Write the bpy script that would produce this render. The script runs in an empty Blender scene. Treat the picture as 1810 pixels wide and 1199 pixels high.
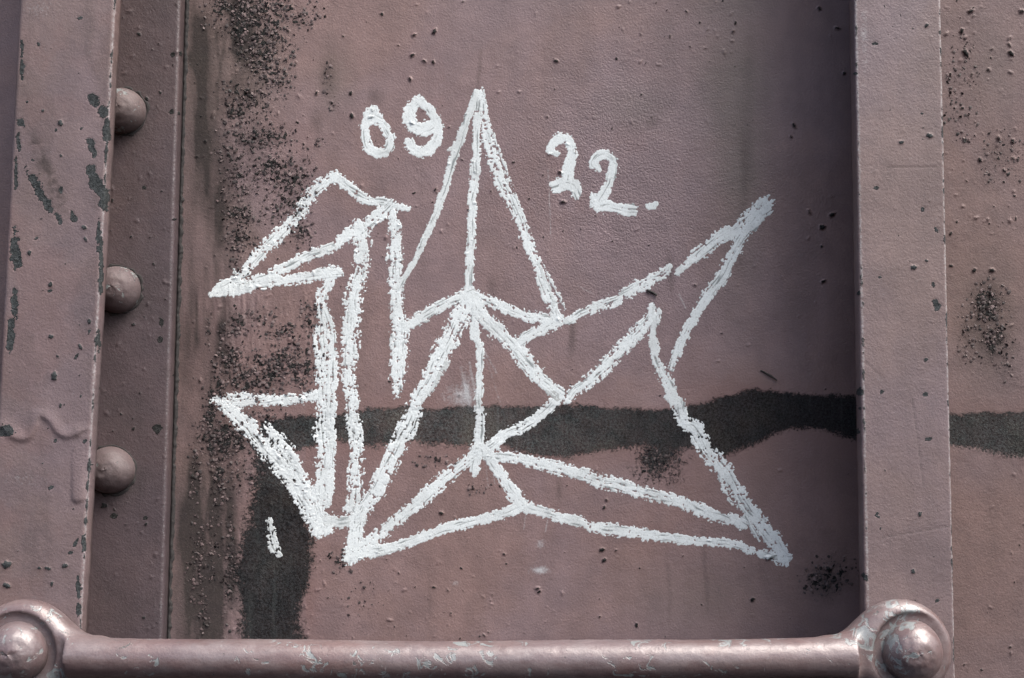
import bpy, math, random
import numpy as np
from mathutils import Matrix, Vector

random.seed(5)
RNG = np.random.default_rng(11)
S = bpy.context.scene
COL = S.collection

# ------------------------------------------------------------------ camera
W0, H0 = 1810.0, 1199.0            # photograph size: the unit used to measure places on the wall
LENS = 50.0
F = LENS / 36.0 * W0
D = 0.86                           # camera to wall, metres
PITCH, ROLL = math.radians(5.8), math.radians(-0.3)
cam = bpy.data.cameras.new("camera")
cam.lens = LENS; cam.sensor_width = 36.0; cam.clip_start = 0.01; cam.clip_end = 200
cam_o = bpy.data.objects.new("camera", cam); COL.objects.link(cam_o)
ROT = Matrix.Rotation(math.pi / 2 + PITCH, 3, 'X') @ Matrix.Rotation(ROLL, 3, 'Z')
CAMP = Vector((0, -D * math.cos(PITCH), -D * math.sin(PITCH)))
cam_o.matrix_world = Matrix.Translation(CAMP) @ ROT.to_4x4()
S.camera = cam_o

# ------------------------------------------------------------------ world, sun, exposure
SUN_EL, SUN_AZ = math.radians(57), math.radians(54)     # azimuth: to the right of straight out from the wall
wd = bpy.data.worlds.new("World"); S.world = wd; wd.use_nodes = True
nt = wd.node_tree; nt.nodes.clear()
sky = nt.nodes.new('ShaderNodeTexSky'); sky.sky_type = 'NISHITA'; sky.sun_disc = False
sky.sun_elevation = SUN_EL
sky.air_density = 0.6; sky.dust_density = 6.0; sky.ozone_density = 0.4
bg = nt.nodes.new('ShaderNodeBackground'); bg.inputs['Strength'].default_value = 0.15
wo = nt.nodes.new('ShaderNodeOutputWorld')
nt.links.new(sky.outputs[0], bg.inputs[0]); nt.links.new(bg.outputs[0], wo.inputs[0])
sdir = Vector((math.cos(SUN_EL) * math.sin(SUN_AZ), -math.cos(SUN_EL) * math.cos(SUN_AZ), math.sin(SUN_EL)))
sky.sun_rotation = math.atan2(sdir.x, sdir.y)           # compass angle of the sun (from +Y towards +X)
sl = bpy.data.lights.new("sun", 'SUN'); sl.energy = 1.35; sl.angle = math.radians(41); sl.color = (1.0, 0.99, 0.985)
so = bpy.data.objects.new("sun", sl); COL.objects.link(so)
so.rotation_euler = sdir.to_track_quat('Z', 'Y').to_euler()
S.view_settings.view_transform = 'Standard'; S.view_settings.look = 'None'
S.view_settings.gamma = 1; S.view_settings.exposure = 1.22

# ------------------------------------------------------------------ measuring helpers
R_np = np.array(ROT); C_np = np.array(CAMP)
def unproj(u, v, y):
    """points on the plane y = const seen at photo position (u, v)"""
    u = np.asarray(u, float); v = np.asarray(v, float)
    d = np.stack([(u - W0 / 2) / F, -(v - H0 / 2) / F, -np.ones_like(u + v)], -1) @ R_np.T
    t = (y - C_np[1]) / d[..., 1]
    return C_np + d * t[..., None]
def proj(P):
    q = (np.asarray(P, float) - C_np) @ R_np
    return W0 / 2 + F * q[..., 0] / -q[..., 2], H0 / 2 - F * q[..., 1] / -q[..., 2]
PX = D / F                         # metres per photo unit on the wall

def sstep(a, b, x):
    t = np.clip((x - a) / (b - a), 0, 1); return t * t * (3 - 2 * t)

# noise on arbitrary points
def vnoise(x, y, seed):
    L = np.random.default_rng(seed).random((256, 256))
    xi = np.floor(x).astype(int); yi = np.floor(y).astype(int)
    fx = x - xi; fy = y - yi
    fx = fx * fx * (3 - 2 * fx); fy = fy * fy * (3 - 2 * fy)
    a = L[yi & 255, xi & 255]; b = L[yi & 255, (xi + 1) & 255]
    c = L[(yi + 1) & 255, xi & 255]; d = L[(yi + 1) & 255, (xi + 1) & 255]
    return (a * (1 - fx) + b * fx) * (1 - fy) + (c * (1 - fx) + d * fx) * fy
def fbm(x, y, seed, oc=4, g=0.55):
    s = 0; a = 1; n = 0
    for k in range(oc):
        s = s + a * vnoise(x * 2 ** k + 17.3 * k, y * 2 ** k + 5.1 * k, seed + k); n += a; a *= g
    return s / n
# noise on the whole raster (quick: separable)
U0, V0, UN, VN = -120, -120, 2050, 1440     # raster in photo units, one cell per unit
def gnoise(sx, sy, seed):
    nx = int(UN / sx) + 3; ny = int(VN / sy) + 3
    L = np.random.default_rng(seed).random((ny, nx)).astype(np.float32)
    def ax(n, s):
        p = np.arange(n) / s; i = p.astype(int); f = p - i
        return i, (f * f * (3 - 2 * f)).astype(np.float32)
    ix, fx = ax(UN, sx); iy, fy = ax(VN, sy)
    R = L[iy] * (1 - fy)[:, None] + L[iy + 1] * fy[:, None]
    return R[:, ix] * (1 - fx) + R[:, ix + 1] * fx
def gfbm(s, seed, oc=4, g=0.55, sy=None):
    sy = sy or s; r = 0; a = 1; n = 0
    for k in range(oc):
        r = r + a * gnoise(max(1.01, s / 2 ** k), max(1.01, sy / 2 ** k), seed * 31 + k); n += a; a *= g
    return r / n
UU, VV = np.meshgrid(np.arange(UN, dtype=np.float32) + U0, np.arange(VN, dtype=np.float32) + V0)
def sample(R, u, v):
    x = np.clip(u - U0, 0, UN - 1.001); y = np.clip(v - V0, 0, VN - 1.001)
    xi = x.astype(int); yi = y.astype(int); fx = x - xi; fy = y - yi
    return (R[yi, xi] * (1 - fx) + R[yi, xi + 1] * fx) * (1 - fy) + (R[yi + 1, xi] * (1 - fx) + R[yi + 1, xi + 1] * fx) * fy
def blob(cu, cv, ru, rv):
    return np.exp(-(((UU - cu) / ru) ** 2 + ((VV - cv) / rv) ** 2))
class Layer:
    """height (mm) and surface masks of one plate, drawn in photo units"""
    def __init__(s):
        z = lambda: np.zeros((VN, UN), np.float32)
        s.h = z(); s.stain = z(); s.chip = z(); s.grime = z(); s.red = z(); s.pale = z()
    def win(s, u, v, r):
        x0 = int(max(0, u - r - U0)); x1 = int(min(UN, u + r - U0 + 2)); y0 = int(max(0, v - r - V0)); y1 = int(min(VN, v + r - V0 + 2))
        return slice(y0, y1), slice(x0, x1)
    def bump(s, u, v, r, h, chip=0.0, asp=1.0, rot=0.0):
        sl_ = s.win(u, v, r * 2.2 * max(1, asp))
        if sl_[0].stop <= sl_[0].start or sl_[1].stop <= sl_[1].start: return
        dx = UU[sl_] - u; dy = VV[sl_] - v
        a = dx * math.cos(rot) + dy * math.sin(rot); b = (-dx * math.sin(rot) + dy * math.cos(rot)) / asp
        th = np.arctan2(b, a); ph = random.uniform(0, 6)
        rr = r * (1 + 0.25 * np.sin(2 * th + ph) + 0.18 * np.sin(5 * th + 2 * ph))
        q = np.sqrt(a * a + b * b) / rr
        s.h[sl_] += h * np.clip(1 - q * q, 0, 1)
        if chip: s.chip[sl_] = np.maximum(s.chip[sl_], chip * np.clip(1.35 - q, 0, 1))
    def flake(s, u, v, ru, rv, rot=0.0, depth=0.25, amp=0.55, seed=1):
        """a place where the paint came off: sunk, with a ragged outline and a lifted rim"""
        sl_ = s.win(u, v, max(ru, rv) * 1.7)
        if sl_[0].stop <= sl_[0].start or sl_[1].stop <= sl_[1].start: return
        dx = UU[sl_] - u; dy = VV[sl_] - v
        a = (dx * math.cos(rot) + dy * math.sin(rot)) / ru; b = (-dx * math.sin(rot) + dy * math.cos(rot)) / rv
        q = np.sqrt(a * a + b * b) + amp * (fbm(UU[sl_] / 9, VV[sl_] / 9, seed * 7 + 3, 4, .7) - .5) * 4.2
        m = sstep(1.05, .9, q)
        s.h[sl_] += -depth * m + depth * .5 * np.exp(-((q - 1.08) / .1) ** 2)
        s.chip[sl_] = np.maximum(s.chip[sl_], m)

# ------------------------------------------------------------------ object helpers
def mesh_obj(name, verts, faces, mat, parent=None, attrs=None, smooth=True):
    me = bpy.data.meshes.new(name)
    verts = np.asarray(verts, np.float32)
    if isinstance(faces, np.ndarray):
        n, k = faces.shape
        me.vertices.add(len(verts)); me.vertices.foreach_set('co', verts.ravel())
        me.loops.add(n * k); me.loops.foreach_set('vertex_index', faces.astype(np.int32).ravel())
        me.polygons.add(n); me.polygons.foreach_set('loop_start', np.arange(0, n * k, k, dtype=np.int32))
        me.update(calc_edges=True)
    else:
        me.from_pydata([tuple(v) for v in verts], [], faces)
    if attrs:
        for an, arr in attrs.items():
            at = me.attributes.new(an, 'FLOAT_COLOR', 'POINT'); at.data.foreach_set('color', np.asarray(arr, np.float32).ravel())
    if smooth: me.polygons.foreach_set('use_smooth', np.ones(len(me.polygons), bool))
    me.validate(); me.update()
    if mat: me.materials.append(mat)
    o = bpy.data.objects.new(name, me); COL.objects.link(o)
    if parent: o.parent = parent
    return o
def tag(o, label=None, cat=None, group=None, kind=None):
    for k, v in (('label', label), ('category', cat), ('group', group), ('kind', kind)):
        if v: o[k] = v
    return o
def thing(name, label, cat, loc=(0, 0, 0), group=None):
    o = bpy.data.objects.new(name, None); COL.objects.link(o); o.location = loc; o.empty_display_size = .02
    bpy.context.view_layer.update()
    return tag(o, label, cat, group)
def under(o, parent):
    """parent without moving: meshes here are written in world coordinates"""
    o.parent = parent; o.matrix_parent_inverse = Matrix.Translation(-parent.location); return o
def grid_faces(ny, nx):
    i = np.arange(ny * nx).reshape(ny, nx)
    return np.stack([i[:-1, :-1], i[:-1, 1:], i[1:, 1:], i[1:, :-1]], -1).reshape(-1, 4)

# ------------------------------------------------------------------ materials
class NT:
    def __init__(s, name):
        s.m = bpy.data.materials.new(name); s.m.use_nodes = True; s.t = s.m.node_tree; s.t.nodes.clear()
        s.out = s.n('ShaderNodeOutputMaterial'); s.b = s.n('ShaderNodeBsdfPrincipled'); s.l(s.b.outputs[0], s.out.inputs[0])
        s.co = s.n('ShaderNodeTexCoord').outputs['Object']
    def n(s, t): return s.t.nodes.new(t)
    def l(s, a, b): s.t.links.new(a, b)
    def put(s, i, v):
        if isinstance(v, bpy.types.NodeSocket): s.l(v, i)
        elif isinstance(v, (tuple, list)) and len(v) == 3 and i.type == 'RGBA': i.default_value = (*v, 1)
        else: i.default_value = v
    def noise(s, sc, det=4, rough=.55, dist=0, vec=None, stretch=None):
        n = s.n('ShaderNodeTexNoise'); n.inputs['Scale'].default_value = sc; n.inputs['Detail'].default_value = det
        n.inputs['Roughness'].default_value = rough; n.inputs['Distortion'].default_value = dist
        v = vec or s.co
        if stretch:
            mp = s.n('ShaderNodeMapping'); mp.inputs['Scale'].default_value = stretch; s.l(v, mp.inputs[0]); v = mp.outputs[0]
        s.l(v, n.inputs['Vector']); return n.outputs['Fac']
    def vor(s, sc, feat='DISTANCE_TO_EDGE', vec=None):
        n = s.n('ShaderNodeTexVoronoi'); n.feature = feat; n.inputs['Scale'].default_value = sc; s.l(vec or s.co, n.inputs['Vector']); return n.outputs['Distance']
    def math(s, op, a, b=0.0, clamp=False):
        n = s.n('ShaderNodeMath'); n.operation = op; n.use_clamp = clamp; s.put(n.inputs[0], a); s.put(n.inputs[1], b); return n.outputs[0]
    def rng(s, v, a, b, c=0.0, d=1.0, smooth=True):
        n = s.n('ShaderNodeMapRange'); n.interpolation_type = 'SMOOTHSTEP' if smooth else 'LINEAR'
        for k, x in enumerate((v, a, b, c, d)): s.put(n.inputs[k], x)
        return n.outputs[0]
    def mix(s, f, a, b, mode='MIX'):
        n = s.n('ShaderNodeMix'); n.data_type = 'RGBA'; n.blend_type = mode; s.put(n.inputs[0], f); s.put(n.inputs[6], a); s.put(n.inputs[7], b); return n.outputs[2]
    def fmix(s, f, a, b):
        n = s.n('ShaderNodeMix'); n.data_type = 'FLOAT'; s.put(n.inputs[0], f); s.put(n.inputs[2], a); s.put(n.inputs[3], b); return n.outputs[0]
    def attr(s, name):
        n = s.n('ShaderNodeAttribute'); n.attribute_name = name; return n
    def bump(s, h, dist, st=1.0, prev=None):
        n = s.n('ShaderNodeBump'); n.inputs['Distance'].default_value = dist; n.inputs['Strength'].default_value = st
        s.l(h, n.inputs['Height'])
        if prev: s.l(prev, n.inputs['Normal'])
        return n.outputs[0]

PURPLE, BROWN = (.167, .125, .131), (.172, .116, .106)
def SEP(k, nm):
    a = k.attr(nm); q = k.n('ShaderNodeSeparateColor'); k.l(a.outputs['Color'], q.inputs[0]); return q.outputs
def painted_steel(name, masks=True, rough=.45, purple=PURPLE, brown=BROWN, wear=0.0, sky_top=False, peel=1.0, bumpd=.00029, spec=.42, ior=1.5, chipc=((.008, .008, .008), (.040, .041, .040))):
    k = NT(name)
    big = k.rng(k.noise(7, 5, .6, .6), .35, .65)
    if peel: big = k.math('ADD', k.math('MULTIPLY', big, .7), k.math('SUBTRACT', .34, k.math('MULTIPLY', SEP(k, 'mask2')[2], .75)), True)
    c = k.mix(big, purple, brown)
    mid = k.noise(45, 5, .6, .4)
    c = k.mix(1.0, c, k.mix(k.rng(mid, .25, .75), (.87, .87, .88), (1.11, 1.10, 1.09)), 'MULTIPLY')
    strk = k.noise(60, 4, .6, 0, stretch=(1, 1, .12))
    c = k.mix(1.0, c, k.mix(k.rng(strk, .3, .7), (.93, .93, .93), (1.05, 1.05, 1.06)), 'MULTIPLY')
    fine = k.noise(1500, 3, .7)
    c = k.mix(1.0, c, k.mix(k.rng(fine, .2, .8, smooth=False), (.75, .75, .76), (1.25, 1.24, 1.24)), 'MULTIPLY')
    # little specks of dirt
    sp = k.rng(k.math('ADD', k.vor(210, 'F1'), k.math('MULTIPLY', k.noise(60, 2), .9)), .36, .30)
    c = k.mix(k.math('MULTIPLY', sp, .8), c, (.035, .030, .029))
    r = k.fmix(fine, rough - .05, rough + .09)
    leather = k.rng(k.vor(430, vec=k_warp(k, 420, .0030)), 0, .25)
    h = k.math('ADD', k.math('MULTIPLY', leather, .05 * peel), k.math('ADD', k.noise(800, 4, .65), k.math('MULTIPLY', k.noise(170, 3, .5), .45)))
    if masks:
        if peel: h = k.math('ADD', h, k.math('MULTIPLY', k.math('SUBTRACT', leather, .5), k.math('MULTIPLY', SEP(k, 'mask2')[2], .42)))
        a = k.attr('mask'); sepn = k.n('ShaderNodeSeparateColor'); k.l(a.outputs['Color'], sepn.inputs[0])
        stain, chip, grime = sepn.outputs; red = a.outputs['Alpha']
        b = k.attr('mask2'); sep2 = k.n('ShaderNodeSeparateColor'); k.l(b.outputs['Color'], sep2.inputs[0]); pale = sep2.outputs[0]; olive = sep2.outputs[1]
        n1 = k.noise(420, 5, .7)
        g = k.math('MULTIPLY', k.rng(k.math('ADD', grime, k.math('MULTIPLY', k.math('SUBTRACT', n1, .5), .5)), .05, 1.0, smooth=False), .9)
        c = k.mix(k.math('MULTIPLY', red, .85), c, k.mix(n1, (.140, .082, .076), (.180, .115, .105)))
        c = k.mix(k.math('MULTIPLY', olive, .52), c, (.100, .090, .072))
        c = k.mix(g, c, k.mix(k.noise(90, 3), (.016, .015, .017), (.036, .033, .029)))
        pl = k.rng(k.math('ADD', pale, k.math('MULTIPLY', k.math('SUBTRACT', k.noise(700, 4, .75), .5), 1.3)), .15, .9, smooth=False)
        c = k.mix(k.math('MULTIPLY', pl, .8), c, (.40, .42, .43))
        st = k.rng(k.math('ADD', stain, k.math('MULTIPLY', k.math('SUBTRACT', k.noise(640, 5, .8), .5), 1.15)), .40, .62)
        bn = k.rng(k.noise(720, 6, .88), .41, .59); wornn = k.math('MULTIPLY', b.outputs['Alpha'], k.rng(k.noise(60, 5, .7), .25, .6))
        blk = k.mix(wornn, k.mix(bn, (.0020, .0026, .0030), (.026, .030, .032)), k.mix(bn, (.007, .0095, .0098), (.080, .100, .100)))
        blk = k.mix(k.rng(k.noise(28, 3), .5, .75), blk, k.mix(1.0, blk, (1.45, 1.35, 1.15), 'MULTIPLY'))
        thin = k.rng(k.math('ADD', k.noise(110, 6, .75), k.math('MULTIPLY', k.noise(30, 3), .6)), .55, .95)
        blk = k.mix(k.math('MULTIPLY', k.rng(k.noise(200, 4, .65, .2, stretch=(1, 1, .10)), .50, .72), .5), blk, (.042, .050, .049))
        c = k.mix(k.math('MULTIPLY', st, k.fmix(thin, .98, k.fmix(b.outputs['Alpha'], .92, .76))), c, blk)
        ch = k.rng(k.math('ADD', chip, k.math('MULTIPLY', k.math('SUBTRACT', k.noise(900, 3, .7), .5), .5)), .36, .62)
        cc = k.mix(k.rng(k.noise(600, 4, .75), .3, .7), *chipc)
        c = k.mix(ch, c, cc)
        r = k.fmix(k.math('MAXIMUM', st, k.math('MAXIMUM', ch, g)), r, .86)
        h = k.math('ADD', h, k.math('MULTIPLY', k.math('MAXIMUM', st, ch), k.math('MULTIPLY', k.noise(1100, 3, .8), 2.6)))
    if wear:
        w = k.rng(k.math('ADD', k.noise(150, 5, .65, .8, stretch=(1, 1, 1)), k.math('MULTIPLY', k.noise(22, 2), .6)), .98 - wear, 1.03 - wear)
        c = k.mix(w, c, k.mix(k.noise(500, 4, .7), (.08, .095, .095), (.25, .275, .275)))
        fade = k.rng(k.math('ADD', k.noise(70, 5, .7, .6, stretch=(.35, 1, 1)), k.math('MULTIPLY', k.noise(700, 3, .8), .35)), .52, .86); c = k.mix(k.math('MULTIPLY', fade,   .22 if ior > 1.6 else .12), c, (.27, .265, .27))
        d = k.rng(k.math('ADD', k.noise(190, 5, .7, .5), k.math('MULTIPLY', k.noise(33, 2), .5)), .93, .99)
        c = k.mix(d, c, (.045, .05, .05))
        r = k.fmix(d, r, .7)
        h = k.math('SUBTRACT', h, k.math('ADD', w, d))
        h = k.math('ADD', h, k.math('MULTIPLY', k.noise(110, 2, .5), .5))
    nb = k.bump(h, bumpd, 1.0)
    k.put(k.b.inputs['Base Color'], c); k.put(k.b.inputs['Roughness'], r); k.l(nb, k.b.inputs['Normal'])
    k.put(k.b.inputs['Specular IOR Level'], k.fmix(k.math('MAXIMUM', st, k.math('MAXIMUM', ch, g)), spec, .10) if masks else (spec if ior < 1.6 else .5)); k.put(k.b.inputs['IOR'], ior)
    return k.m
def k_warp(k, sc, amt):
    n = k.n('ShaderNodeTexNoise'); n.inputs['Scale'].default_value = sc; n.inputs['Detail'].default_value = 2; k.l(k.co, n.inputs['Vector'])
    sub = k.n('ShaderNodeVectorMath'); sub.operation = 'SUBTRACT'; k.l(n.outputs['Color'], sub.inputs[0]); sub.inputs[1].default_value = (.5,) * 3
    sc_ = k.n('ShaderNodeVectorMath'); sc_.operation = 'SCALE'; k.l(sub.outputs[0], sc_.inputs[0]); sc_.inputs['Scale'].default_value = amt
    ad = k.n('ShaderNodeVectorMath'); ad.operation = 'ADD'; k.l(k.co, ad.inputs[0]); k.l(sc_.outputs[0], ad.inputs[1]); return ad.outputs[0]

M_PANEL = painted_steel('panel_paint')
GREYCHIP = ((.020, .023, .024), (.066, .074, .076))
M_RIB = painted_steel('rib_paint', purple=(.136, .105, .110), brown=(.147, .109, .102), peel=.0, chipc=GREYCHIP)
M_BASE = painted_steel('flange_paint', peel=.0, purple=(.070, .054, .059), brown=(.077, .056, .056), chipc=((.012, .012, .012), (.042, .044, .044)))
M_RIVET = painted_steel('rivet_paint', masks=False, wear=.05, peel=.0, purple=(.090, .068, .070), brown=(.096, .070, .067), rough=.6, bumpd=.0002)
M_BAR = painted_steel('handle_paint', masks=False, rough=.35, wear=.060, peel=.0, purple=(.104, .075, .077), brown=(.114, .073, .068), bumpd=.00013, spec=1.0, ior=1.72)

def chalk_mat():
    k = NT('white_paint_stick')
    a = k.attr('tone'); s2 = k.n('ShaderNodeSeparateColor'); k.l(a.outputs['Color'], s2.inputs[0]); grey, dirt, _ = s2.outputs
    c = k.mix(k.noise(200, 4, .6), (.545, .608, .616), (.642, .702, .704))
    c = k.mix(grey, c, (.30, .325, .318))
    c = k.mix(dirt, c, (.10, .12, .12)); c = k.mix(_, c, (.27, .245, .25))
    f = k.rng(k.noise(1000, 4, .8), .46, .33); c = k.mix(k.math('MULTIPLY', f, .62), c, (.15, .17, .17))
    k.put(k.b.inputs['Base Color'], c); k.put(k.b.inputs['Roughness'], .75); k.put(k.b.inputs['Specular IOR Level'], .25)
    k.l(k.bump(k.noise(900, 4, .65), .00012), k.b.inputs['Normal']); return k.m
M_CHALK = chalk_mat()
def flake_mat():
    k = NT('peeled_paint'); a = k.attr('tone'); s2 = k.n('ShaderNodeSeparateColor'); k.l(a.outputs['Color'], s2.inputs[0])
    c = k.mix(s2.outputs[0], (.155, .112, .110), (.006, .006, .006)); c = k.mix(k.noise(700, 2), c, k.mix(1.0, c, (.6, .6, .6), 'MULTIPLY'))
    k.put(k.b.inputs['Base Color'], c); k.put(k.b.inputs['Roughness'], .7); return k.m
M_FLAKE = flake_mat()
def plain(name, col, rough):
    k = NT(name); c = k.mix(k.noise(400, 4, .6), col, tuple(x * 1.8 for x in col)); k.put(k.b.inputs['Base Color'], c); k.put(k.b.inputs['Roughness'], rough); return k.m
M_WOOD = plain('dark_sliver', (.018, .016, .015), .7)
M_SEAM = plain('rusty_joint', (.016, .015, .015), .9)

# ------------------------------------------------------------------ the wall panel: height and masks
PL = Layer()
def band(poly_top, poly_bot, soft=14.0):
    t = np.interp(UU[0], *zip(*poly_top)); b = np.interp(UU[0], *zip(*poly_bot))
    return np.minimum(VV - t[None], b[None] - VV) / soft
def poly_sd(pts):
    """signed distance to a polygon, positive inside"""
    p = np.array(pts, float); sub = (slice(int(p[:, 1].min() - 60 - V0), int(min(VN, p[:, 1].max() + 60 - V0))), slice(int(p[:, 0].min() - 60 - U0), int(p[:, 0].max() + 60 - U0)))
    X = UU[sub]; Y = VV[sub]; d = np.full(X.shape, 1e9); ins = np.zeros(X.shape, bool)
    for (ax, ay), (bx, by) in zip(p, np.roll(p, -1, 0)):
        ex, ey = bx - ax, by - ay; t = np.clip(((X - ax) * ex + (Y - ay) * ey) / (ex * ex + ey * ey), 0, 1)
        d = np.minimum(d, np.hypot(X - ax - t * ex, Y - ay - t * ey))
        ins ^= ((ay > Y) != (by > Y)) & (X < ex * (Y - ay) / (ey if abs(ey) > 1e-9 else 1e-9) + ax)
    out = np.full(UU.shape, -1e3, np.float32); out[sub] = np.where(ins, d, -d); return out
wob = (gfbm(60, 3, 5, .62) - .5) * 26 + (gfbm(10, 5, 3, .7) - .5) * 18
top = [(430, 748), (490, 741), (530, 735), (600, 733), (650, 724), (720, 719), (760, 722), (850, 722), (900, 718), (1000, 715), (1040, 722), (1100, 723), (1180, 722), (1232, 716), (1262, 705), (1310, 690), (1340, 686), (1400, 695), (1450, 698), (1510, 702), (1670, 732), (1720, 731), (1930, 736)]
bot = [(430, 800), (500, 802), (540, 795), (570, 780), (600, 776), (640, 786), (720, 781), (760, 786), (830, 786), (880, 777), (900, 790), (950, 806), (1000, 809), (1060, 796), (1140, 786), (1190, 800), (1230, 791), (1280, 804), (1330, 788), (1370, 768), (1400, 757), (1450, 758), (1480, 765), (1510, 773), (1670, 788), (1740, 795), (1790, 808), (1930, 815)]
sd = band(top, bot, 1.0)
sd = np.where(UU < 490, -60, sd)
patch = poly_sd([(462, 748), (492, 741), (520, 790), (530, 850), (546, 900), (549, 960), (546, 1010), (536, 1060), (526, 1300), (424, 1300), (428, 1130), (425, 1070), (418, 1020), (427, 950), (441, 880), (447, 820), (452, 785)])
drip = 20 - 20 * np.hypot((UU - 1172) / 26, (VV - 800) / 36)
sdall = np.maximum(np.maximum(sd, patch), drip * .38) + wob * np.where(patch > sd, 1.35, .6)
soft = np.where((UU < 560) & (VV > 800), 64, np.where(VV > 760, 44, 26))
PL.stain = np.clip(.5 + sdall / soft, 0, 1).astype(np.float32)
# reddish halo beside the black stain
PL.red += .55 * np.exp(-((np.maximum(-sdall, 0)) / 32) ** 2) * sstep(.3, .6, gfbm(90, 8, 4)) * (UU > 540)
PL.red += .5 * blob(1330, 690, 150, 22) + .5 * blob(880, 800, 420, 30) * gfbm(80, 4) + .5 * blob(540, 1075, 22, 60)
PL.red += .55 * blob(470, 820, 70, 110) * sstep(.3, .6, gfbm(70, 14)) + .4 * blob(340, 700, 40, 300) * gfbm(60, 15)
PL.red += .35 * blob(560, 250, 90, 60) * sstep(.35, .6, gfbm(60, 16)) + .30 * blob(420, 640, 110, 140) * sstep(.3, .6, gfbm(60, 17)) + .35 * blob(1400, 830, 110, 60)
# dark grime down the left side, streaks, and shade painted on the far right
gs = gfbm(34, 21, 4, .6, sy=240)
colm = np.exp(-((UU - 375) / 60) ** 2)
PL.grime += .62 * colm * sstep(.45, .68, gs) + .20 * colm * sstep(.3, .6, gfbm(50, 27, 4, .6, sy=120))
PL.grime += .65 * blob(415, 60, 34, 120) * sstep(.3, .6, gfbm(40, 22)) + .55 * blob(395, 360, 26, 90) + .62 * blob(352, 960, 38, 120) * sstep(.25, .65, gfbm(26, 28, 4, .6, sy=150)) * 1.5 + .5 * blob(405, 1010, 24, 130) * sstep(.25, .6, gfbm(20, 29, 4, .6, sy=90)) * 1.3 + .45 * blob(360, 260, 22, 80)
PL.grime += .45 * blob(580, 135, 16, 32) + .4 * blob(662, 172, 14, 18) + .4 * blob(560, 215, 12, 20) + .35 * blob(1152, 218, 14, 10) + .3 * blob(1750, 590, 40, 70) + .3 * blob(1012, 592, 7, 26) + .45 * blob(988, 865, 6, 26)
PL.grime += .30 * blob(1450, 1030, 55, 40) + .38 * blob(870, 506, 10, 20)
PL.grime += .35 * sstep(318, 306, UU - (-.027) * VV) * (UU > 270)
PL.grime += .34 * (UU > 1655) + .34 * sstep(440, 335, UU) * (UU > 283) * (.5 + gfbm(50, 57, 4, .6, sy=140))  # first term: shade painted into the colour right of the rib; second: grime
PL.grime += .75 * blob(352, 60, 14, 30) * 1.0 + .6 * blob(357, 105, 16, 60) + .55 * blob(424, 30, 22, 60) + .6 * blob(338, 105, 9, 16) + .5 * blob(397, 600, 14, 40)
PL.red += (.40 * blob(1000, 345, 70, 60) + .38 * blob(838, 620, 60, 60) + .30 * blob(760, 130, 90, 90) + .28 * blob(880, 340, 90, 120) + .25 * blob(1110, 250, 80, 40)) * sstep(.3, .6, gfbm(40, 58, 4))
# thin run lines
for (u, v0, v1, wd_, a) in ((1322, 60, 330, 14, .15), (1312, 250, 480, 9, .22), (1186, 452, 520, 8, .45), (1008, 560, 640, 7, .3), (847, 90, 160, 4, .35), (1246, 940, 1080, 5, .3), (1180, 980, 1100, 5, .24), (756, 1010, 1110, 3, .2), (1345, 985, 1060, 10, .15)):
    PL.grime += a * np.exp(-((UU - u - 4 * np.sin(VV / 40)) / wd_) ** 2) * sstep(v0 - 30, v0 + 20, VV) * sstep(v1 + 30, v1 - 30, VV)
olive = .8 * blob(1310, 300, 40, 220) + .9 * blob(1300, 90, 70, 200) * gfbm(90, 31) * 1.5 + .6 * blob(445, 110, 60, 100) + .6 * blob(355, 160, 40, 180) + .35 * blob(350, 1040, 50, 90) + .5 * blob(1120, 190, 60, 40) + .6 * blob(590, 140, 34, 50) + .5 * blob(1240, 1060, 120, 60) + .3 * blob(350, 870, 40, 70) + .4 * blob(425, 430, 60, 80) + .5 * blob(1745, 560, 60, 110) + .4 * blob(1760, 120, 40, 60)
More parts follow.
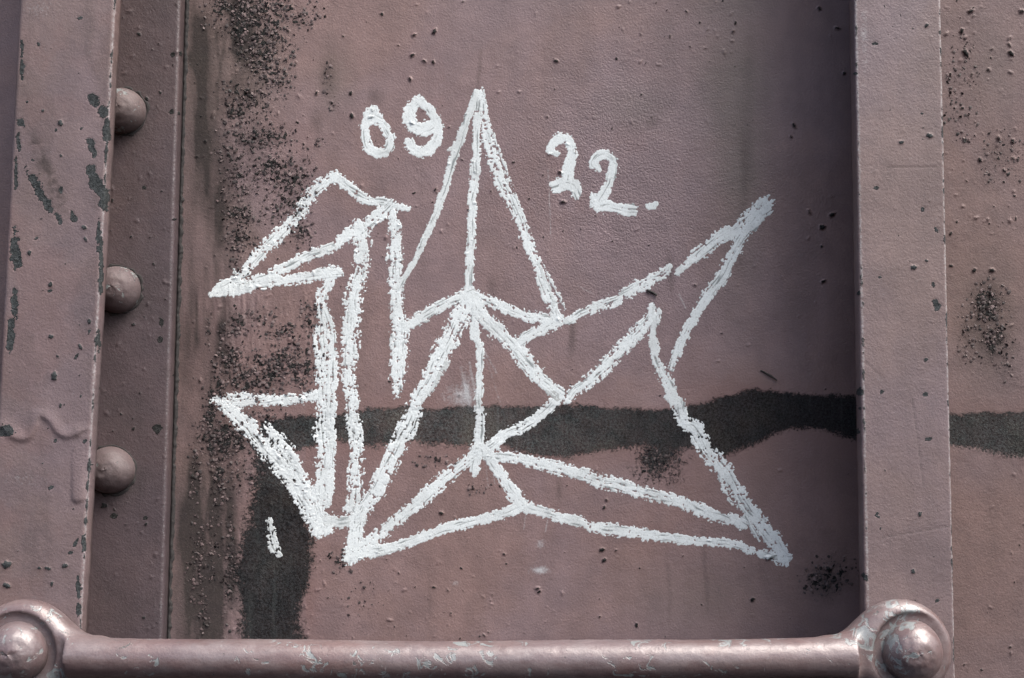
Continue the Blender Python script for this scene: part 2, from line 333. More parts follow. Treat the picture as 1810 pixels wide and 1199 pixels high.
# crusty clusters where the paint blisters and peels
CL = np.zeros((VN, UN), np.float32)
for (u, v, ru, rv, a) in ((452, 20, 70, 40, 1.0), (470, 80, 42, 60, 1.0), (425, 60, 18, 60, .7), (480, 135, 34, 34, .8), (410, 168, 26, 22, .8), (445, 180, 40, 26, .9), (420, 205, 30, 22, .8), (455, 245, 60, 30, .7), (410, 270, 30, 30, .6), (420, 320, 26, 40, .8), (480, 300, 60, 40, .75), (400, 350, 14, 40, .6), (520, 320, 36, 30, .7), (430, 380, 30, 24, .95), (500, 360, 40, 36, .7), (425, 420, 26, 26, .8), (530, 410, 26, 26, .6), (420, 470, 20, 30, .5),
        (424, 570, 20, 26, .8), (398, 585, 12, 18, .7), (455, 560, 40, 20, .55), (500, 590, 32, 20, .8), (545, 560, 20, 34, .6), (500, 640, 56, 30, 1.0), (410, 635, 32, 28, .9), (450, 670, 60, 26, .9), (530, 655, 34, 34, .9), (368, 575, 6, 30, .6), (390, 690, 12, 40, .8), (372, 740, 14, 60, .9), (400, 780, 46, 34, 1.0), (470, 735, 36, 14, .7), (345, 820, 12, 60, .6), (390, 850, 14, 60, .8), (430, 830, 36, 40, .5), (350, 990, 20, 70, .5), (375, 960, 14, 60, .5), (405, 1000, 14, 90, .6), (360, 1080, 10, 40, .6), (578, 135, 8, 28, .6), (562, 250, 9, 14, .6), (586, 185, 14, 14, .4),
        (1745, 545, 30, 40, .95), (1760, 600, 30, 40, .8), (1710, 590, 20, 50, .35), (1780, 640, 30, 40, .3), (1455, 1025, 34, 30, .85), (1480, 1005, 30, 24, .6), (1165, 810, 34, 14, .6), (1150, 830, 22, 16, .4), (770, 812, 40, 12, .4), (840, 860, 24, 12, .45), (640, 1060, 60, 60, .15), (600, 990, 24, 26, .4), (1700, 160, 40, 120, .22), (1770, 280, 50, 60, .25), (530, 30, 40, 30, .5)):
    CL = np.maximum(CL, a * blob(u, v, ru, rv))
nz = gfbm(6.5, 41, 3, .6, sy=8); nl = gfbm(26, 42, 3, .6)
crust = sstep(.0, .10, CL * 1.05 + (nz - .5) * 1.05 + (nl - .5) * .9 - .62)
PL.h += crust * (.30 + .8 * (gfbm(3.5, 43, 2) - .3)) * .38
PL.chip = np.maximum(PL.chip, crust * sstep(.44, .66, gfbm(5, 44, 2, .6) + .05) * .97)
PL.grime += CL * .52 * sstep(.22, .6, nl)
PL.h += CL * (gfbm(8, 45, 3) - .5) * .6 * (CL > .08)
# lifted vertical wrinkles near the beak
PL.h += .5 * blob(430, 560, 60, 60) * (gfbm(5, 46, 2, .5, sy=26) - .5) * 2 + .4 * blob(545, 570, 30, 60) * (gfbm(5, 47, 2, .5, sy=24) - .5) * 2
# stain edge: thin step of the broken paint
PL.h -= .22 * sstep(.42, .62, PL.stain) ; PL.h += PL.stain * (gfbm(3, 48, 2) - .5) * .30
# specks and blisters
def scatter(n, u0, u1, v0, v1, rmin, rmax, chip=1.0, dens=None):
    for _ in range(n):
        u = random.uniform(u0, u1); v = random.uniform(v0, v1)
        if dens is not None and random.random() > dens(u, v): continue
        r = .82 * (rmin + (rmax - rmin) * random.random() ** 3.4)
        PL.bump(u, v, r, random.uniform(.08, .22) * r, chip * random.uniform(.45, .85) if random.random() < .45 else 0, random.uniform(1, 1.7), random.uniform(0, 3))
scatter(260, 540, 1510, -40, 1180, 1.6, 4.2)
scatter(130, 540, 1150, 150, 460, 1.6, 4.0)
scatter(120, 540, 900, 980, 1130, 1.6, 4.2)
scatter(360, 1660, 1910, -60, 1260, 1.3, 4.2)
scatter(130, 1660, 1800, 0, 420, 1.6, 5.2)
scatter(650, 540, 1510, -40, 1180, 1.0, 2.4)
scatter(420, 340, 560, -40, 1180, 1.8, 5.0)
scatter(60, 1080, 1300, 0, 130, 2, 5)
for (u, v, r) in ((983, 108, 5), (1707, 94, 7), (1722, 478, 5), (1753, 478, 6), (1145, 518, 4), (780, 907, 5), (1068, 990, 5), (1064, 972, 5), (1072, 884, 4), (1068, 897, 4), (950, 1040, 5), (953, 1046, 4), (1060, 1090, 3), (1125, 1105, 4), (1455, 498, 5), (1403, 222, 5), (1398, 242, 4), (1480, 50, 5), (1448, 15, 5), (1492, 130, 4), (1470, 380, 6), (1453, 402, 6), (1430, 375, 5), (1463, 1005, 6), (1360, 985, 7), (1330, 1060, 5), (768, 56, 6), (732, 62, 5), (729, 98, 5), (750, 108, 4), (766, 110, 4), (725, 140, 5), (620, 165, 4), (622, 205, 5), (728, 218, 4), (990, 305, 5), (995, 357, 6), (770, 335, 4), (1700, 55, 6), (1716, 20, 6), (1680, 132, 5), (1765, 245, 6), (1787, 95, 6), (1790, 250, 5), (1732, 283, 5), (1806, 20, 6)):
    PL.bump(u, v, r * .85, .2 * r, random.uniform(.55, .9), random.uniform(1, 1.4), random.uniform(0, 3))
# gentle buckling and orange peel of the sheet
PL.h += (gfbm(260, 51, 3) - .5) * 1.6 + (gfbm(14, 52, 3) - .5) * .16
# rubbed white dust
PL.pale += .9 * blob(955, 1008, 14, 6) + .5 * blob(955, 962, 8, 8) + .35 * blob(805, 1032, 8, 6) + .42 * blob(815, 700, 34, 20) * gfbm(8, 55) * 2 + .35 * blob(825, 690, 10, 36) + .3 * blob(1000, 705, 14, 12) + .28 * blob(665, 985, 22, 4) + .35 * blob(790, 978, 12, 5) * 0
for (u0_, v0_, u1_, v1_, wd_, a) in ((845, 600, 878, 660, 1.5, .5), (852, 610, 905, 780, 1.0, .35), (1022, 505, 1048, 520, 2, .3), (1200, 520, 1212, 545, 1.5, .6), (969, 300, 974, 420, 1.0, .5), (880, 720, 880, 770, 2.2, .5), (915, 770, 912, 800, 1.5, .6), (933, 755, 934, 785, 1.5, .6), (858, 815, 863, 860, 1.3, .4), (866, 815, 875, 855, 1.3, .4), (930, 905, 926, 935, 1.4, .4), (968, 920, 964, 940, 1.6, .5), (830, 640, 845, 720, 2.5, .4), (815, 650, 832, 725, 3, .35), (770, 850, 700, 880, 1, .0)):
    t = np.clip(((UU - u0_) * (u1_ - u0_) + (VV - v0_) * (v1_ - v0_)) / max(1, (u1_ - u0_) ** 2 + (v1_ - v0_) ** 2), 0, 1)
    d = np.hypot(UU - u0_ - t * (u1_ - u0_), VV - v0_ - t * (v1_ - v0_)); PL.pale += a * np.exp(-(d / wd_) ** 2)
# the drawn relief dies out at the limit of the drawn area, far outside the photograph
WIN = np.minimum(np.minimum(sstep(0, 45, UU - U0), sstep(0, 45, U0 + UN - 1 - UU)), np.minimum(sstep(0, 45, VV - V0), sstep(0, 45, V0 + VN - 1 - VV))).astype(np.float32)
for a_ in (PL.h, PL.grime, PL.red, PL.chip, PL.pale): a_ *= WIN
def masks_at(Lr, u, v, ol=None):
    z = lambda r: np.clip(sample(r, u, v), 0, 1)
    o2 = z(ol) if ol is not None else np.zeros(u.shape)
    return dict(mask=np.stack([z(Lr.stain), z(Lr.chip), z(Lr.grime), z(Lr.red)], -1),
                mask2=np.stack([z(Lr.pale), o2, np.exp(-(((u - 1120) / 260) ** 2 + ((v - 330) / 260) ** 2)), np.clip(1.15 * np.exp(-(((u - 800) / 300) ** 2)) * (v < 860) + .5 * (u > 1600) + .25 * np.exp(-(((u - 470) / 26) ** 2 + ((v - 1010) / 70) ** 2)), 0, 1)], -1))
def axis_steps(a, b, step, far, grow=1.35):
    inner = np.arange(a, b, step); r = []; s = step; x = inner[-1]
    while x < far: s *= grow; x += s; r.append(x)
    l = []; s = step; x = inner[0]
    while x > -far: s *= grow; x -= s; l.append(x)
    return np.concatenate([l[::-1], inner, r])
xs = axis_steps(-.335, .345, .00060, 1.3); zs = axis_steps(-.225, .225, .00060, 1.1)
XX, ZZ = np.meshgrid(xs, zs)
P0 = np.stack([XX, np.zeros_like(XX), ZZ], -1); pu, pv = proj(P0)
hh = sample(PL.h, pu, pv) * .001
V = P0.copy(); V[..., 1] = -hh
ny, nx = XX.shape
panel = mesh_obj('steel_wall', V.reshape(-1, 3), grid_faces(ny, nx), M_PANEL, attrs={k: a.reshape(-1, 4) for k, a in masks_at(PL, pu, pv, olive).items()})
tag(panel, 'maroon painted steel wall plate with a black smear, behind the ribs', 'steel wall')

# peeled curls of paint and rust crumbs standing on the plate
def flakes(n):
    p = (CL ** 1.15 * (CL > .10)).astype(np.float64); p[:, int(300 - U0)] = 0; p /= p.sum()
    idx = RNG.choice(p.size, n, p=p.ravel()); fv, fu = np.divmod(idx, UN)
    fu = fu + U0 + RNG.random(n); fv = fv + V0 + RNG.random(n)
    base = unproj(fu, fv, 0.0); base[:, 1] -= sample(PL.h, fu, fv) * .001
    verts = []; faces = []; tone = []
    for i in range(n):
        r = PX * (.8 + 2.9 * RNG.random() ** 2.2); m = 6
        ax = Vector(RNG.normal(size=3)); q = Matrix.Rotation(RNG.normal() * .75, 3, ax) if ax.length > .01 else Matrix.Identity(3)
        a0 = RNG.random() * 6.28; k0 = len(verts); cv = random.uniform(.1, .6) * r
        tn = RNG.random() ** .9
        verts.append(Vector(base[i]) + q @ Vector((0, -cv - r * .25, 0)))
        for j in range(m):
            rr = r * (.55 + .8 * RNG.random()); a = a0 + 6.283 * j / m
            verts.append(Vector(base[i]) + q @ Vector((rr * math.cos(a), -r * .25, rr * math.sin(a))))
        for j in range(m): faces.append((k0, k0 + 1 + j, k0 + 1 + (j + 1) % m))
        tone += [(float(tn), 0, 0, 1)] * (m + 1)
    o = mesh_obj('paint_flake', verts, np.array(faces), M_FLAKE, panel, {'tone': tone}, smooth=False)
    tag(o, kind='stuff'); return o
flakes(6500)

# ------------------------------------------------------------------ plates of the ribs
def plate(name, mat, edge_l, edge_r, yf, thick, layer, parent, bev=.0022, step=.0008, zfar=1.0, jit=.00025, olv=None):
    """vertical bar: edge_l / edge_r are functions z -> x of its two front corners; front at y=yf, thickness goes back"""
    zz = axis_steps(-.225, .225, step, zfar)
    n = int(abs(edge_r(0) - edge_l(0)) / step) + 2
    prof = []                                            # (a, side offset, y) along the cross-section: a in 0..1 across the front
    for t in np.linspace(0, 1, 5)[:-1]: prof.append((0, bev * (1 - math.sin(t * math.pi / 2)), bev * (1 - math.sin(t * math.pi / 2)) if 0 else bev * (1 - math.sin(t * math.pi / 2))))
    pts = [(0.0, 0.0, thick), (0.0, 0.0, thick * .66), (0.0, 0.0, thick * .4)]
    for t in np.linspace(0, math.pi / 2, 5): pts.append((0.0, bev * (1 - math.cos(t)), bev * (1 - math.sin(t))))
    for a in np.linspace(0, 1, n)[1:-1]: pts.append((a, 0, 0.0))
    for t in np.linspace(math.pi / 2, 0, 5): pts.append((1.0, -bev * (1 - math.cos(t)), bev * (1 - math.sin(t))))
    pts += [(1.0, 0.0, thick * .4), (1.0, 0.0, thick * .66), (1.0, 0.0, thick)]
    a = np.array([p[0] for p in pts]); off = np.array([p[1] for p in pts]); yy = np.array([p[2] for p in pts])
    xl = np.array([edge_l(z) for z in zz]); xr = np.array([edge_r(z) for z in zz])
    xl = xl + jit * (fbm(zz * 180 + 3, zz * 0, 71, 4) - .5) * 2; xr = xr + jit * (fbm(zz * 180 + 9, zz * 0, 72, 4) - .5) * 2
    # front parameter runs between the two bevels
    X = np.where(a[None] <= 0, xl[:, None] + off[None], np.where(a[None] >= 1, xr[:, None] + off[None], xl[:, None] + bev + (xr - xl - 2 * bev)[:, None] * a[None]))
    Y = np.broadcast_to(yf + yy, X.shape).copy(); Z = np.broadcast_to(zz[:, None], X.shape)
    P = np.stack([X, Y, Z], -1); u, v = proj(P)
    Y -= sample(layer.h, u, v) * .001 * np.clip(1 - yy / bev, 0, 1)[None]
    P[..., 1] = Y
    m, k = X.shape
    f = grid_faces(m, k)
    i = np.arange(m) * k
    back = np.stack([i[:-1] + k - 1, i[:-1], i[1:], i[1:] + k - 1], -1)
    at = masks_at(layer, u, v, olv)
    o = mesh_obj(name, P.reshape(-1, 3), np.concatenate([f, back]), mat, None, {q: w.reshape(-1, 4) for q, w in at.items()})
    return under(o, parent)
def edge(p0, p1, y):
    """straight edge through two photo positions on the plane y"""
    A = unproj(p0[0], p0[1], y); B = unproj(p1[0], p1[1], y)
    return lambda z: A[0] + (B[0] - A[0]) * (z - A[2]) / (B[2] - A[2])
DEPTH = .078                      # how far the rib's outer face stands off the wall
TH = .011
LF = Layer()                      # left outer flange wear
def wornedge(L, p0, p1, wd_, seed, a=1.0):
    x = p0[0] + (p1[0] - p0[0]) * (VV - p0[1]) / (p1[1] - p0[1]); d = np.abs(UU - x)
    n = gfbm(16, seed, 4, .6); L.chip = np.maximum(L.chip, a * sstep(1.0, .0, d / wd_ + (n - .42) * 5.0)); L.pale = np.maximum(L.pale, .42 * sstep(4.5, 0, d))
LF.h += (gfbm(14, 61, 3) - .5) * .14 + (gfbm(220, 62, 2) - .5) * .8
wornedge(LF, (203, 0), (143, 1090), 3, 63, .7); wornedge(LF, (34, 0), (-26, 1090), 2.5, 64, .7)
for i, (u, v, ru, rv, rot) in enumerate(((168, 175, 9, 12, -.3), (182, 197, 8, 10, 0), (189, 232, 7, 30, 0), (163, 263, 6, 17, -.3), (163, 306, 8, 17, -.1), (175, 330, 11, 16, -.5), (184, 352, 8, 22, 0), (62, 322, 9, 24, -.5), (72, 345, 8, 20, -.5), (108, 337, 5, 9, 0), (85, 362, 6, 17, -.5), (103, 384, 6, 11, -.5), (130, 383, 5, 8, -.4), (39, 85, 3, 14, 0), (39, 125, 4, 22, 0), (26, 436, 8, 30, 0), (30, 458, 7, 18, 0), (26, 538, 7, 24, 0), (19, 590, 7, 32, .05), (12, 762, 14, 13, 0), (175, 415, 5, 30, 0), (179, 460, 4, 40, 0), (177, 505, 4, 20, 0), (175, 600, 4, 16, 0), (148, 960, 5, 16, 0), (134, 960, 3, 8, .4), (36, 217, 7, 8, 0), (33, 250, 4, 14, 0), (28, 300, 3, 30, 0), (28, 320, 3, 12, 0), (138, 1040, 4, 26, 0), (139, 1075, 4, 12, 0))):
    LF.flake(u, v, ru, rv, rot, .22, .45, 80 + i)
for (u, v, r) in ((149, 402, 4), (64, 421, 3.5), (151, 423, 3.5), (52, 447, 4), (142, 613, 4), (135, 630, 4), (89, 503, 4), (88, 514, 3.5), (90, 595, 4), (96, 665, 7), (150, 780, 4), (98, 779, 3.5), (158, 568, 4), (158, 585, 3), (107, 218, 5), (99, 230, 3), (76, 196, 3), (142, 32, 4), (68, 78, 4), (90, 862, 5), (125, 977, 4), (12, 998, 7), (85, 1005, 4), (70, 1004, 3), (115, 1000, 5), (12, 1035, 6), (92, 1032, 4), (102, 630, 3), (48, 180, 2.5), (58, 283, 3), (108, 275, 3), (144, 227, 3), (143, 700, 3), (107, 717, 3)):
    LF.bump(u, v, r, random.choice((-.08, .12)) * r, .95, random.uniform(1, 1.6), random.uniform(0, 3))
for _ in range(60): LF.bump(random.uniform(0, 200), random.uniform(0, 1180), random.uniform(1.2, 2.6), .2, random.choice((0, .9)))
LF.grime += .55 * np.exp(-((UU - 88 - (VV - 310) * .42) / 13) ** 2) * sstep(220, 260, VV) * sstep(395, 350, VV) * sstep(.35, .6, gfbm(9, 66, 4)) + .22 * sstep(.55, .7, gfbm(50, 67, 4, .6, sy=160))
LF.pale += .30 * blob(40, 850, 34, 14) * gfbm(10, 68, 4, sy=8) + .22 * blob(70, 15, 30, 14)
LF.red += .35 * sstep(.5, .7, gfbm(90, 69, 4))
def ridge(L, pts, r, h, steep=.6):
    best = np.full(UU.shape, 1e9, np.float32); side = np.zeros(UU.shape, np.float32)
    for (ax, ay), (bx, by) in zip(pts[:-1], pts[1:]):
        ex, ey = bx - ax, by - ay; t = np.clip(((UU - ax) * ex + (VV - ay) * ey) / (ex * ex + ey * ey), 0, 1)
        d = np.hypot(UU - ax - t * ex, VV - ay - t * ey); m = d < best
        side = np.where(m, ex * (VV - ay) - ey * (UU - ax), side); best = np.minimum(best, d)
    q = np.where(side > 0, best / (r * steep), best / (r * 1.7)); L.h += h * np.exp(-q * q)
def smooth_line(pts, n=10):
    p = np.array(pts, float); q = np.vstack([2 * p[0] - p[1], p, 2 * p[-1] - p[-2]]); out = []
    for i in range(1, len(q) - 2):
        for t in np.linspace(0, 1, n, endpoint=False):
            out.append(.5 * (2 * q[i] + (q[i + 1] - q[i - 1]) * t + (2 * q[i - 1] - 5 * q[i] + 4 * q[i + 1] - q[i + 2]) * t * t + (3 * q[i] - q[i - 1] - 3 * q[i + 1] + q[i + 2]) * t ** 3))
    out.append(p[-1]); return np.array(out)
ridge(LF, smooth_line([(10, 762), (30, 775), (50, 774), (61, 756), (70, 735), (88, 744), (102, 764), (119, 771), (138, 766)], 5), 8, .85)
t_ = np.clip((VV - 780) / 100, 0, 1); LF.h += 1.0 * t_ * np.clip(1 - (np.hypot(UU - 138, np.maximum(VV - 878, 0)) / 12) ** 2, 0, 1) ** .5 * (VV > 780)

BL = Layer()                      # riveted base flange
BL.h += (gfbm(14, 73, 3) - .5) * .18 + (gfbm(90, 74, 2) - .5) * .5
for _ in range(210): BL.bump(random.uniform(140, 325), random.uniform(-20, 1190), 1.5 + 3.0 * random.random() ** 3, .5, random.choice((0, 0, .9)), random.uniform(1, 1.6), random.uniform(0, 3))
for i, (u, v, ru, rv) in enumerate(((303, 198, 5, 4), (305, 95, 4, 4), (278, 757, 7, 8), (255, 332, 4, 4), (283, 600, 5, 6), (285, 570, 4, 8), (203, 913, 7, 5), (258, 916, 4, 4))): BL.flake(u, v, ru, rv, 0, .2, .4, 120 + i)
ex_ = np.abs(UU - (316 - .029 * VV)); BL.pale += .20 * sstep(4, 0, ex_)  # light caught by the rounded edge, painted as a pale line
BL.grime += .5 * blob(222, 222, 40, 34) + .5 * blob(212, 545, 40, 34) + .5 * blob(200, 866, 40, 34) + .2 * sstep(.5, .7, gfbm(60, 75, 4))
RF = Layer()                      # right outer flange
RF.h += (gfbm(14, 76, 3) - .5) * .12 + (gfbm(200, 77, 2) - .5) * .7
wornedge(RF, (1513, 0), (1534, 1060), 3, 78, .55); wornedge(RF, (1661, 0), (1688, 1199), 2.5, 79, .6)
for i, (u, v, ru, rv) in enumerate(((1656, 540, 7, 12), (1520, 693, 6, 7), (1520, 722, 4, 4), (1516, 763, 4, 5), (1559, 692, 3, 4), (1635, 697, 6, 4), (1642, 776, 5, 3))): RF.flake(u, v, ru, rv, 0, .2, .4, 140 + i)
for (u, v, r) in ((1638, 45, 4), (1547, 77, 4), (1643, 240, 5), (1593, 252, 4), (1630, 201, 3), (1549, 332, 4), (1631, 370, 4), (1655, 406, 4), (1512, 130, 4), (1615, 473, 5), (1638, 461, 3), (1555, 490, 3), (1650, 503, 4), (1518, 518, 4), (1637, 636, 4), (1550, 909, 4), (1553, 914, 3), (1626, 909, 4), (1529, 1020, 6), (1614, 1010, 4), (1657, 1062, 4), (1556, 934, 2.5), (1640, 1095, 3)):
    RF.bump(u, v, r, random.choice((-.08, .14)) * r, .95, random.uniform(1, 1.5), random.uniform(0, 3))
for _ in range(150): RF.bump(random.uniform(1510, 1690), random.uniform(0, 1180), random.uniform(1.2, 2.6), random.choice((.25, -.2)), random.choice((0, 0, .8)))
RF.pale += .25 * blob(1528, 60, 8, 70) * gfbm(12, 81) * 2
for (u0_, v0_, u1_, v1_) in ((1568, 296, 1660, 296), (1560, 950, 1680, 930), (1612, 705, 1625, 800), (1625, 800, 1632, 860), (1530, 640, 1560, 670)):
    t = np.clip(((UU - u0_) * (u1_ - u0_) + (VV - v0_) * (v1_ - v0_)) / ((u1_ - u0_) ** 2 + (v1_ - v0_) ** 2), 0, 1); d = np.hypot(UU - u0_ - t * (u1_ - u0_), VV - v0_ - t * (v1_ - v0_)); RF.grime += .35 * np.exp(-(d / 1.3) ** 2); RF.h -= .15 * np.exp(-(d / 1.5) ** 2)

def web(x, w, y0, y1, parent):
    zz = np.linspace(-1.0, 1.0, 41); r = .0015
    prof = np.array([(x - w / 2, y0), (x - w / 2, y1), (x + w / 2, y1), (x + w / 2, y0)])
    V = np.array([(p[0], p[1], z) for z in zz for p in prof]); k = 4
    f = [(i * k + j, i * k + (j + 1) % k, (i + 1) * k + (j + 1) % k, (i + 1) * k + j) for i in range(40) for j in range(k)]
    return under(mesh_obj('web', V, np.array(f), M_BASE, smooth=False), parent)

# left rib: a Z section riveted to the plate
lr_l = edge((34, 0), (-28, 1160), -DEPTH); lr_r = edge((205, 0), (143, 1120), -DEPTH)
b_r = edge((320, 0), (287, 1140), -.012)
left_x = lr_l(0)
ribL = thing('steel_rib', 'left vertical steel rib with three round rivets and chipped outer flange', 'steel rib', (left_x, 0, -.2), 'vertical ribs of the steel wall')
plate('outer_flange', M_RIB, lr_l, lr_r, -DEPTH, TH, LF, ribL)
webx = lr_l(0) + .018
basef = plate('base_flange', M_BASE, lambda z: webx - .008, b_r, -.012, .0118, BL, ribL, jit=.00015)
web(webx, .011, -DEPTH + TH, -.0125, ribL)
def dome(name, c, r, h, mat, parent, seed, flat=.75):
    """forged round rivet head, axis towards the viewer"""
    n, m = 64, 36; V = []; 
    rr = np.random.default_rng(seed); ph = rr.random(8) * 6.28
    for i in range(m + 1):
        q = i / m
        for j in range(n):
            a = 2 * math.pi * j / n
            if q < .9: t = q / .9 * math.pi / 2 * .985; rad = r * math.sin(t); y = h * (math.cos(t) * (1 - .06) + .06)
            else: rad = r * (1 + .03 * (q - .9) / .1); y = h * .06 * (1 - (q - .9) / .1) - .001 * ((q - .9) / .1)
            rad *= 1 + .018 * math.sin(2 * a + ph[0]) + .012 * math.sin(3 * a + ph[1])
            k = 1 + .020 * math.sin(3 * a + 6 * q + ph[2]) * q + .012 * math.sin(7 * q * 3 + 2 * a + ph[3])
            V.append((c[0] + rad * math.cos(a), c[1] - y * k, c[2] + rad * math.sin(a)))
    V = np.array(V)
    nn = fbm(V[:, 0] * 420 + 50, V[:, 2] * 420 + 50, 300 + seed, 4) - .5; V[:, 1] -= nn * .0006; V[:, 0] += nn * .0002
    f = [(i * n + j, (i + 1) * n + j, (i + 1) * n + (j + 1) % n, i * n + (j + 1) % n) for i in range(m) for j in range(n)]
    o = under(mesh_obj(name, V, np.array(f), mat), parent)
    if mat is M_BAR: return o
    R_ = []; NR = 96
    for j in range(NR):
        a = 2 * math.pi * j / NR; w = .0004 + .0013 * (vnoise(np.array(j * .35), np.array(seed * 3.1), 7) ** 1.5); hh_ = .0006
        for q in range(4):
            b = math.pi * q / 3; rad = r * 1.0 - .0004 + w * (1 - math.cos(b)); R_.append((c[0] + rad * math.cos(a), c[1] + .0004 - (hh_ + .0004) * math.sin(b), c[2] + rad * math.sin(a)))
    fr = [(j * 4 + q, j * 4 + q + 1, ((j + 1) % NR) * 4 + q + 1, ((j + 1) % NR) * 4 + q) for j in range(NR) for q in range(3)]
    g = mesh_obj('rust_ring', np.array(R_), np.array(fr), M_SEAM); g.parent = o
    return o
for i, (u, v, r) in enumerate(((214, 193, 41), (203, 510, 42), (191, 831, 42))):
    c = unproj(u, v, -.012 - .006); c[1] = -.0121
    dome('rivet', c, r * PX * .98, .0140, M_RIVET, ribL, i)
# rusty crack where the base flange meets the plate
def joint():
    zz = np.arange(-.24, .24, .0007); x = np.array([b_r(z) for z in zz]) - .0003
    n = fbm(zz * 300, zz * 0 + 2, 91, 4); wv = .0007 + .0014 * n; hv = .0005 + .0009 * fbm(zz * 500, zz * 0 + 8, 95, 3)
    V = []
    for k, z in enumerate(zz):
        for q in range(6):
            a = math.pi * q / 5; V.append((x[k] + wv[k] * (1 - math.cos(a)) * .9 , .001 - (hv[k] + .001) * math.sin(a) - .0006, z))
    f = [(i * 6 + j, i * 6 + j + 1, (i + 1) * 6 + j + 1, (i + 1) * 6 + j) for i in range(len(zz) - 1) for j in range(5)]
    o = mesh_obj('rusty_joint', np.array(V), np.array(f), M_SEAM); o.parent = basef; o.matrix_parent_inverse = basef.matrix_world.inverted() if False else Matrix.Identity(4); return o
joint()

# right rib
rr_l = edge((1509, 0), (1528, 1060), -DEPTH); rr_r = edge((1663, 0), (1689, 1199), -DEPTH)
ribR = thing('steel_rib', 'right vertical steel rib with a smooth unbroken outer flange', 'steel rib', (rr_l(0), 0, -.2), 'vertical ribs of the steel wall')
plate('outer_flange', M_RIB, rr_l, rr_r, -DEPTH, TH, RF, ribR, bev=.0014)
web(rr_r(0) - .022, .011, -DEPTH + TH, -.0002, ribR)

# ------------------------------------------------------------------ grab handle: one forged bar with flattened eyes
def surface_nets(Fv, org, st):
    """mesh the zero level of a sampled field (negative inside)"""
    ins = Fv < 0; nx, ny, nz = Fv.shape
    corners = [(i, j, k) for i in (0, 1) for j in (0, 1) for k in (0, 1)]
    cs = [ins[i:nx - 1 + i, j:ny - 1 + j, k:nz - 1 + k] for i, j, k in corners]
    cnt = sum(c.astype(np.int8) for c in cs); act = (cnt > 0) & (cnt < 8)
    ii = np.argwhere(act); vid = -np.ones(act.shape, np.int64); vid[act] = np.arange(len(ii))
    acc = np.zeros((len(ii), 3)); num = np.zeros(len(ii))
    val = {c: Fv[ii[:, 0] + c[0], ii[:, 1] + c[1], ii[:, 2] + c[2]] for c in corners}
    for a in corners:
        for d in range(3):
            if a[d] == 0:
                b = list(a); b[d] = 1; b = tuple(b); fa, fb = val[a], val[b]; m = (fa < 0) != (fb < 0)
                t = np.where(m, fa / np.where(m, fa - fb, 1), 0); p = np.array(a, float)[None] + 0 * acc; p[:, d] += t
                acc[m] += p[m]; num[m] += 1
    pts = org + (ii + acc / num[:, None]) * st
    faces = []
    for d in range(3):
        e1, e2 = [(1, 2), (2, 0), (0, 1)][d]
        A = np.moveaxis(ins, (d, e1, e2), (0, 1, 2)); Vd = np.moveaxis(vid, (d, e1, e2), (0, 1, 2))
        ch = A[:-1, 1:-1, 1:-1] != A[1:, 1:-1, 1:-1]; q = np.argwhere(ch); x, y, z = q.T
        quad = np.stack([Vd[x, y, z], Vd[x, y + 1, z], Vd[x, y + 1, z + 1], Vd[x, y, z + 1]], -1)
        flip = ~A[x, y + 1, z + 1]; quad[flip] = quad[flip][:, ::-1]; faces.append(quad)
    return pts, np.concatenate(faces)
YE = -DEPTH - .0005                # the eyes sit on the flange faces
EYE_T = .017
eL = unproj(32, 1151, YE - EYE_T); eR = unproj(1600, 1151, YE - EYE_T)
yc = YE - EYE_T * .5
